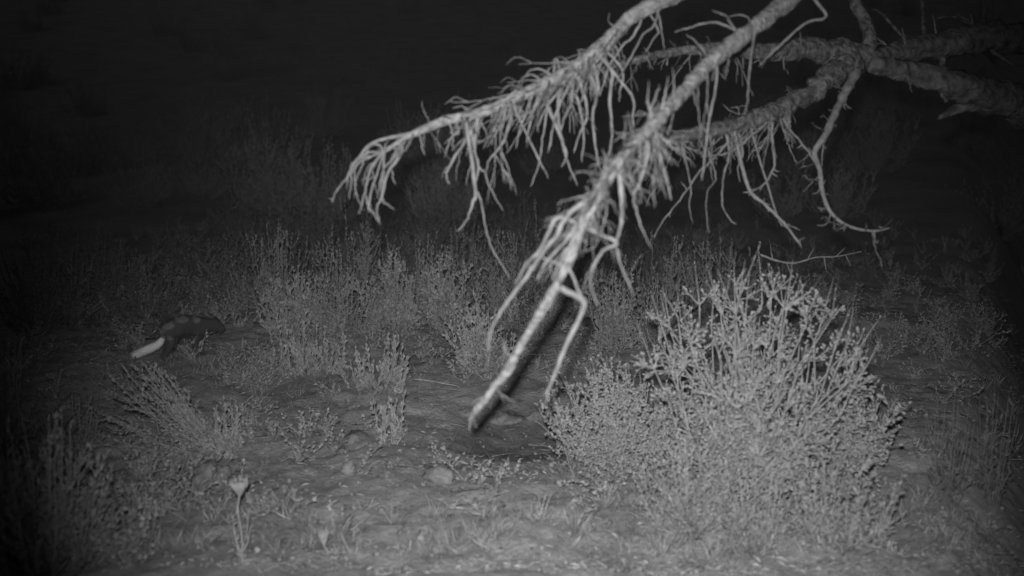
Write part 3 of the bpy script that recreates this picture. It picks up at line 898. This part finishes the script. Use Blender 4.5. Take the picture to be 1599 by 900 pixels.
# ------------------------------------------------------------------ stalks with seed heads at the bottom left
def seed_plant(px, base_y, head_y, head_w, head_h, label, seed, side=2):
    lr = np.random.default_rng(seed)
    g = G(px, base_y); s = pxm(g)
    d = float(np.dot(g - C0, FWD))
    root = empty('seed_head_plant', (g[0], g[1], float(terrain(g[0], g[1]))))
    off = np.array(root.location)
    hp = at(px - 4, head_y + head_h / 2, d) - off
    P = catmull([[0, 0, -.02], [hp[0] * .2 + .004, 0, hp[2] * .4], [hp[0] * .7, 0, hp[2] * .8], hp], 5)
    b = MB(); b.tube(P, np.linspace(.003, .0022, len(P)), 7, .3, 80); b.build('stem', M['seed'], root)
    hw = head_w / s * .8; hh = head_h / s
    b = MB()
    b.tube([hp - [0, 0, .004], hp + [0, 0, hh * .15], hp + [0, 0, hh * .4], hp + [0, 0, hh * .62], hp + [0, 0, hh * .7]], [.004, hw * .30, hw * .42, hw * .36, hw * .05], 12, .2, 90)
    b.build('seed_cup', M['seed'], root)
    for k in range(18):
        a_ = k * 2 * math.pi / 18 + lr.uniform(-.1, .1)
        dx = np.array([math.cos(a_), math.sin(a_), 0])
        r0 = hw * (.32 if k % 2 else .40)
        q = MB()
        q.tube([hp + dx * r0 * .5 + [0, 0, hh * .18], hp + dx * r0 + [0, 0, hh * .42], hp + dx * r0 * 1.18 + [0, 0, hh * .7], hp + dx * r0 * 1.22 + [0, 0, hh * lr.uniform(.72, 1.0)]],
               [hw * .05, hw * .07, hw * .05, hw * .01], 5)
        q.build('bract', M['seed'], root)
    for k in range(side):
        sx = (-1 if k % 2 == 0 else 1)
        z0 = hp[2] * lr.uniform(.0, .2)
        e = np.array([sx * hw * lr.uniform(.4, .7), lr.uniform(-.02, .02), hp[2] * lr.uniform(.5, .75)])
        Q = catmull([[0, 0, z0], [e[0] * .6, e[1] * .5, z0 + (e[2] - z0) * .4], e], 5)
        q = MB(); q.tube(Q, np.linspace(.0024, .0014, len(Q)), 6, .3, 90)
        for z in range(4):
            i = lr.integers(2, len(Q)); dd = unit([lr.normal(), lr.normal(), 1.2]); l_ = hw * lr.uniform(.25, .45)
            q.tube([Q[i - 1], Q[i - 1] + dd * l_ * .5, Q[i - 1] + dd * l_], [.0014, .003, .0006], 5)
        q.build('side_stalk', M['seed'], root)
    tag(root, label, 'plant')


seed_plant(378, 880, 757, 34, 30, 'upright stalk with a crown-shaped pale seed head at lower left', 21, side=4)
seed_plant(510, 868, 835, 20, 30, 'short pale tulip-shaped bud close to the ground left of centre at the bottom', 22, side=2)

# ------------------------------------------------------------------ curled dry leaf
g = G(546, 832)
b = MB()
th = np.linspace(-1.25, 1.25, 14); rr = .024
V = []
for wv, zz in ((-.01, 0), (.0, .006), (.012, .002)):
    for t in th:
        V.append([math.sin(t) * rr, wv, rr - math.cos(t) * rr * (1 - abs(wv) * 10) + zz])
n_ = len(th); F = []
for r_ in range(2):
    for c_ in range(n_ - 1):
        F.append([r_ * n_ + c_, r_ * n_ + c_ + 1, (r_ + 1) * n_ + c_ + 1, (r_ + 1) * n_ + c_])
b.add(V, F)
o = b.build('curled_leaf', M['seed']); o.location = (g[0], g[1], float(terrain(g[0], g[1])) + .004)
o.rotation_euler = (R(-25), 0, .2)
sm = o.modifiers.new('thick', 'SOLIDIFY'); sm.thickness = .0015
tag(o, 'pale curled dry leaf on the ground right of the tulip-shaped bud', 'leaf')

# ------------------------------------------------------------------ fallen twigs
FT = [((556, 640), (604, 606), 'pale dead twig lying left of the loose sprig tuft'),
      ((640, 596), (720, 612), 'long pale dead twig lying behind the tip of the hanging limb'),
      ((440, 716), (480, 734), 'short dead twig on the ground above the small round stone, to its left'),
      ((700, 792), (760, 812), 'bleached dead twig lying on bare ground at the bottom centre'),
      ((840, 662), (880, 706), 'thin dead twig slanting beside the right rim of the dark hollow'),
      ((712, 724), (756, 748), 'dead twig on the lower left rim of the dark hollow'),
      ((968, 734), (1020, 760), 'dead twig poking out below the dense pale bush'),
      ((405, 806), (455, 818), 'curved dead twig right of the crown-shaped seed head'),
      ((900, 700), (868, 650), 'fine dead twig at the foot of the dense pale bush')]
for k, (p, q, lab) in enumerate(FT):
    a_ = G(*p); c_ = G(*q); b = MB()
    pts = []
    for t in np.linspace(0, 1, 7):
        w_ = a_ * (1 - t) + c_ * t + rng.normal(size=3) * .006
        w_[2] = float(terrain(w_[0], w_[1])) + .006 + .01 * math.sin(t * 3.1)
        pts.append(w_)
    pts = np.array(pts); ctr = pts.mean(0)
    b.tube(catmull(pts, 3), np.linspace(.004, .0016, 19), 6, .3, 60)
    for z in range(3):
        i = rng.integers(1, 6); dd = unit(rng.normal(size=3) * [1, 1, .3] + [0, 0, .25]); l_ = rng.uniform(.02, .06)
        b.tube([pts[i], pts[i] + dd * l_ * .5, pts[i] + dd * l_], [.002, .0015, .0006], 4)
    tag(b.build('fallen_twig', M['dead_wood'], loc=ctr), lab, 'twig')

# ------------------------------------------------------------------ ground cover
lr = np.random.default_rng(9)


def scatter(n, y0=2.5, y1=8.5, half=.52):
    y = y0 + (y1 - y0) * lr.random(n) ** 1.7
    x = (lr.random(n) * 2 - 1) * half * y
    return x, y


b = MB()
n = 30000
x, y = scatter(n)
cl = vnoise(x * 2.2 + 40, y * 2.2) + lr.random(n) * .5 > .08
hol = ((x - HOLLOW[0]) / .26) ** 2 + ((y - HOLLOW[1]) / .32) ** 2 > 1 + lr.random(n) * .4
x = x[cl & hol]; y = y[cl & hol]; n = len(x)
z = terrain(x, y) + .002
th = lr.random(n) * 6.28
D_ = np.stack([np.cos(th), np.sin(th), lr.uniform(-.05, .4, n)], -1); D_ /= np.linalg.norm(D_, axis=1)[:, None]
N_ = np.stack([lr.normal(size=n) * .35, lr.normal(size=n) * .35, np.ones(n)], -1)
b.leaves(np.stack([x, y, z], -1), D_, N_, lr.uniform(.006, .032, n), lr.uniform(.002, .012, n))
tag(b.build('leaf_litter', M['litter'], smooth_=False), 'dry leaf litter and chaff strewn over the clearing', 'leaf litter', kind='stuff')

b = MB()
x, y = scatter(2600)
for xx, yy in zip(x, y):
    r_ = .003 + .009 * lr.random() ** 3; c = np.array([xx, yy, float(terrain(xx, yy)) + r_ * .3])
    ax = unit(lr.normal(size=3)) * r_
    b.tube([c - ax, c - ax * .6, c + ax * .5, c + ax], [r_ * .2, r_ * .85, r_ * .8, r_ * .15], 5, .4, 90)
tag(b.build('pebbles', M['pebble']), 'small pebbles and soil crumbs over the clearing', 'pebbles', kind='stuff')

b = MB()
x, y = scatter(1500)
for xx, yy in zip(x, y):
    z = float(terrain(xx, yy)); a_ = lr.random() * 6.28; l_ = lr.uniform(.02, .09)
    p = np.array([xx, yy, z + .003]); d_ = np.array([math.cos(a_), math.sin(a_), lr.uniform(0, .25)])
    b.tube([p, p + d_ * l_ * .5 + lr.normal(size=3) * .004, p + d_ * l_], [.0016, .0013, .0006], 3)
tag(b.build('fallen_sticks', M['dead_wood']), 'small broken sticks scattered over the clearing', 'sticks', kind='stuff')

b = MB()
nt_ = 1100
x, y = scatter(nt_, 2.6, 9)
for xx, yy in zip(x, y):
    if ((xx - HOLLOW[0]) / .3) ** 2 + ((yy - HOLLOW[1]) / .4) ** 2 < 1: continue
    if vnoise(xx * .9 + 3, yy * .9) < -.12: continue
    z = float(terrain(xx, yy)); m = lr.integers(8, 22); hgt = lr.uniform(.02, .09)
    P_ = np.repeat(np.array([[xx, yy, z]]), m, 0) + lr.normal(size=(m, 3)) * [.012, .012, 0]
    Dd = lr.normal(size=(m, 3)) * [.55, .55, 0] + [0, 0, 1]; Dd /= np.linalg.norm(Dd, axis=1)[:, None]
    b.leaves(P_, Dd, lr.normal(size=(m, 3)), hgt * lr.uniform(.5, 1.1, m), np.full(m, .003))
tag(b.build('dry_grass', M['grass'], smooth_=False), 'thin dry grass tufts between the shrubs', 'grass', kind='stuff')

b = MB()
m_ = 1500
x, y = scatter(m_, 2.8, 10, .45)
for xx, yy in zip(x, y):
    w_ = smooth((yy - 4.0) / 1.6) * .6 + .12 + (.25 if xx < -.22 * yy else 0)
    if lr.random() > w_ or ((xx - HOLLOW[0]) / .34) ** 2 + ((yy - HOLLOW[1]) / .5) ** 2 < 1: continue
    z = float(terrain(xx, yy)); hgt = lr.uniform(.05, .17) * (.6 + .4 * smooth((yy - 4) / 2))
    for q in range(lr.integers(4, 9)):
        e = np.array([xx, yy, z]) + lr.normal(size=3) * [.045, .045, 0] + [0, 0, hgt * lr.uniform(.6, 1.1)]
        p = np.array([xx, yy, z]); Q = np.array([p, p * .5 + e * .5 + lr.normal(size=3) * .012, e])
        b.tube(Q, [.002, .0015, .0006], 3)
        sprig_leaves(b, Q, lr, .014, .0075, int(12 + hgt * 140), 1.1)
tag(b.build('low_herbs', M['leaf'], smooth_=False), 'low leafy herbs filling the gaps between the sagebrush', 'ground cover', kind='stuff')

# ------------------------------------------------------------------ small animal with a pale tail, left of the clearing
def fur_material(name, dark, light, spots):
    m = bpy.data.materials.new(name); m.use_nodes = True
    nt = m.node_tree; n = nt.nodes; l = nt.links
    b = n['Principled BSDF']; b.inputs['Roughness'].default_value = .9; b.inputs['Specular IOR Level'].default_value = .15
    tc = n.new('ShaderNodeTexCoord')
    wn = n.new('ShaderNodeTexNoise'); wn.inputs['Scale'].default_value = 30
    l.new(tc.outputs['Object'], wn.inputs['Vector'])
    acc = None
    for (c, r_) in spots:
        sb = n.new('ShaderNodeVectorMath'); sb.operation = 'DISTANCE'; sb.inputs[1].default_value = c
        l.new(tc.outputs['Object'], sb.inputs[0])
        a_ = n.new('ShaderNodeMath'); a_.operation = 'MULTIPLY_ADD'; a_.inputs[1].default_value = .022
        l.new(wn.outputs['Fac'], a_.inputs[0]); l.new(sb.outputs['Value'], a_.inputs[2])
        mr = n.new('ShaderNodeMapRange'); mr.inputs['From Min'].default_value = r_ + .006; mr.inputs['From Max'].default_value = r_ + .016
        mr.inputs['To Min'].default_value = 1; mr.inputs['To Max'].default_value = 0
        l.new(a_.outputs[0], mr.inputs['Value'])
        if acc is None: acc = mr.outputs['Result']
        else:
            mx = n.new('ShaderNodeMath'); mx.operation = 'MAXIMUM'; l.new(acc, mx.inputs[0]); l.new(mr.outputs['Result'], mx.inputs[1]); acc = mx.outputs[0]
    mc = n.new('ShaderNodeMix'); mc.data_type = 'RGBA'
    mc.inputs[6].default_value = grey(dark); mc.inputs[7].default_value = grey(light)
    l.new(acc, mc.inputs[0]); l.new(mc.outputs[2], b.inputs['Base Color'])
    return m


ag = G(292, 570)
asc = pxm(ag)
ani = empty('small_animal', (ag[0], ag[1], float(terrain(ag[0], ag[1]))))
tag(ani, 'small dark spotted animal with pale tail stretched left, in shadow left of the clearing', 'animal')


def loc_(px, py, dy=0.0):
    d = float(np.dot(ag - C0, FWD)) + dy
    return at(px, py, d) - np.array(ani.location)


# skeleton: hips left, chest right and a little away, head turned away to the right
J = {'rump': (*loc_(253, 518, -.01), .028), 'hip': (*loc_(264, 513), .036), 'back': (*loc_(286, 504, .06), .042), 'chest': (*loc_(308, 508, .12), .042), 'neck': (*loc_(325, 508, .16), .027),
     'head': (*loc_(339, 508, .2), .026), 'muzzle': (*loc_(351, 516, .22), .011)}
for nm, side in (('l', -.026), ('r', .026)):
    h = J['hip']; c = J['chest']
    J['knee' + nm] = (h[0] + .018, h[1] + side, h[2] * .62, .018); J['hock' + nm] = (h[0] - .016, h[1] + side, .035, .010); J['foot' + nm] = (h[0] + .006, h[1] + side, .008, .009); J['toe' + nm] = (h[0] + .028, h[1] + side, .006, .007)
    J['elb' + nm] = (c[0] - .008, c[1] + side, c[2] * .55, .014); J['wr' + nm] = (c[0] + .004, c[1] + side, .028, .009); J['pw' + nm] = (c[0] + .014, c[1] + side, .007, .008)
    hd = J['head']; J['ear' + nm] = (hd[0] - .006, hd[1] + side * .7, hd[2] + .026, .007); J['eart' + nm] = (hd[0] - .009, hd[1] + side * .8, hd[2] + .034, .003)
names = list(J); idx = {k: i for i, k in enumerate(names)}
ed = [('rump', 'hip'), ('hip', 'back'), ('back', 'chest'), ('chest', 'neck'), ('neck', 'head'), ('head', 'muzzle')]
for s_ in 'lr':
    ed += [('hip', 'knee' + s_), ('knee' + s_, 'hock' + s_), ('hock' + s_, 'foot' + s_), ('foot' + s_, 'toe' + s_), ('chest', 'elb' + s_), ('elb' + s_, 'wr' + s_), ('wr' + s_, 'pw' + s_), ('head', 'ear' + s_), ('ear' + s_, 'eart' + s_)]
me = bpy.data.meshes.new('body')
me.from_pydata([J[k][:3] for k in names], [(idx[a_], idx[b_]) for a_, b_ in ed], [])
body = bpy.data.objects.new('body', me); COL.objects.link(body); body.parent = ani
sk = body.modifiers.new('skin', 'SKIN')
for i, k in enumerate(names):
    me.skin_vertices[0].data[i].radius = (J[k][3], J[k][3])
me.skin_vertices[0].data[0].use_root = False
me.skin_vertices[0].data[idx['hip']].use_root = True
body.modifiers.new('sub', 'SUBSURF').levels = 2
body.modifiers['sub'].render_levels = 2
sp = [(tuple(loc_(262, 506, -.03)), .026), (tuple(loc_(284, 495, .02)), .030), (tuple(loc_(250, 519, -.03)), .017), (tuple(loc_(278, 516, -.03)), .016), (tuple(loc_(306, 498, .08)), .022), (tuple(loc_(266, 528, -.035)), .014)]
me.materials.append(fur_material('spotted_fur', .07, .17, sp))
bpy.context.view_layer.update()
bm_ = bpy.data.meshes.new_from_object(body.evaluated_get(bpy.context.evaluated_depsgraph_get()))
bm_.name = 'body'
body.modifiers.clear(); body.data = bm_
for p_ in bm_.polygons: p_.use_smooth = True
if not bm_.materials: bm_.materials.append(me.materials[0])
pc = np.array([p_.center[:] for p_ in bm_.polygons]); pn = np.array([p_.normal[:] for p_ in bm_.polygons]); pa = np.array([p_.area for p_ in bm_.polygons])
lr = np.random.default_rng(8)
m = 9000
ix = lr.choice(len(pa), m, p=pa / pa.sum())
hb = MB()
Dd = pn[ix] * .45 + np.array([-.8, -.2, -.35]) + lr.normal(size=(m, 3)) * .22
Dd /= np.linalg.norm(Dd, axis=1)[:, None]
hb.leaves(pc[ix] + lr.normal(size=(m, 3)) * .003, Dd, pn[ix] + lr.normal(size=(m, 3)) * .3, lr.uniform(.008, .018, m), np.full(m, .0016))
tag(hb.build('body_fur', me.materials[0], body, smooth_=False), kind='stuff')
# tail: core and many hairs
t0 = loc_(260, 524, 0); t1 = loc_(246, 538, -.02); t2 = loc_(228, 547, -.03); t3 = loc_(212, 554, -.04)
P = catmull([t0, t1, t2, t3], 6)
M['tail'] = material('pale_tail_fur', .62, .74, scale=20, bump=0, island=.15)
b = MB()
rad = np.interp(np.linspace(0, 1, len(P)), [0, .2, .5, .85, 1], [.010, .015, .017, .016, .008])
b.tube(P, rad, 12, .1, 40)
tail = b.build('tail', M['tail'], ani)
hb = MB(); m = 1500
lr = np.random.default_rng(3)
t = lr.random(m) * (len(P) - 1.001); i = t.astype(int); f = (t - i)[:, None]
base = P[i] * (1 - f) + P[i + 1] * f; T = P[i + 1] - P[i]; T /= np.linalg.norm(T, axis=1)[:, None]
sd = np.cross(T, lr.normal(size=(m, 3))); sd /= np.linalg.norm(sd, axis=1)[:, None]
r_ = (rad[i] * .9)[:, None]
Dd = T + sd * .25; Dd /= np.linalg.norm(Dd, axis=1)[:, None]
hb.leaves(base + sd * r_, Dd, sd, lr.uniform(.015, .03, m), np.full(m, .0015))
tag(hb.build('tail_fur', M['tail'], tail, smooth_=False), kind='stuff')

# ------------------------------------------------------------------ dusty night air that the flash lights up a little
HZ = bpy.data.materials.new('dusty_air'); HZ.use_nodes = True
HZ.node_tree.nodes.remove(HZ.node_tree.nodes['Principled BSDF'])
pv = HZ.node_tree.nodes.new('ShaderNodeVolumePrincipled')
pv.inputs['Density'].default_value = HAZE
pv.inputs['Color'].default_value = grey(.9)
HZ.node_tree.links.new(pv.outputs[0], HZ.node_tree.nodes['Material Output'].inputs['Volume'])
b = MB()
x0, x1, y0, y1, z0, z1 = -165., 165., -25., 265., -4., 80.
V = [[x, y, z] for z in (z0, z1) for (x, y) in ((x0, y0), (x1, y0), (x1, y1), (x0, y1))]
b.add(V, [[0, 3, 2, 1], [4, 5, 6, 7], [0, 1, 5, 4], [1, 2, 6, 5], [2, 3, 7, 6], [3, 0, 4, 7]])
tag(b.build('haze', HZ, smooth_=False), 'thin dusty night air round the whole clearing', 'haze', kind='stuff')
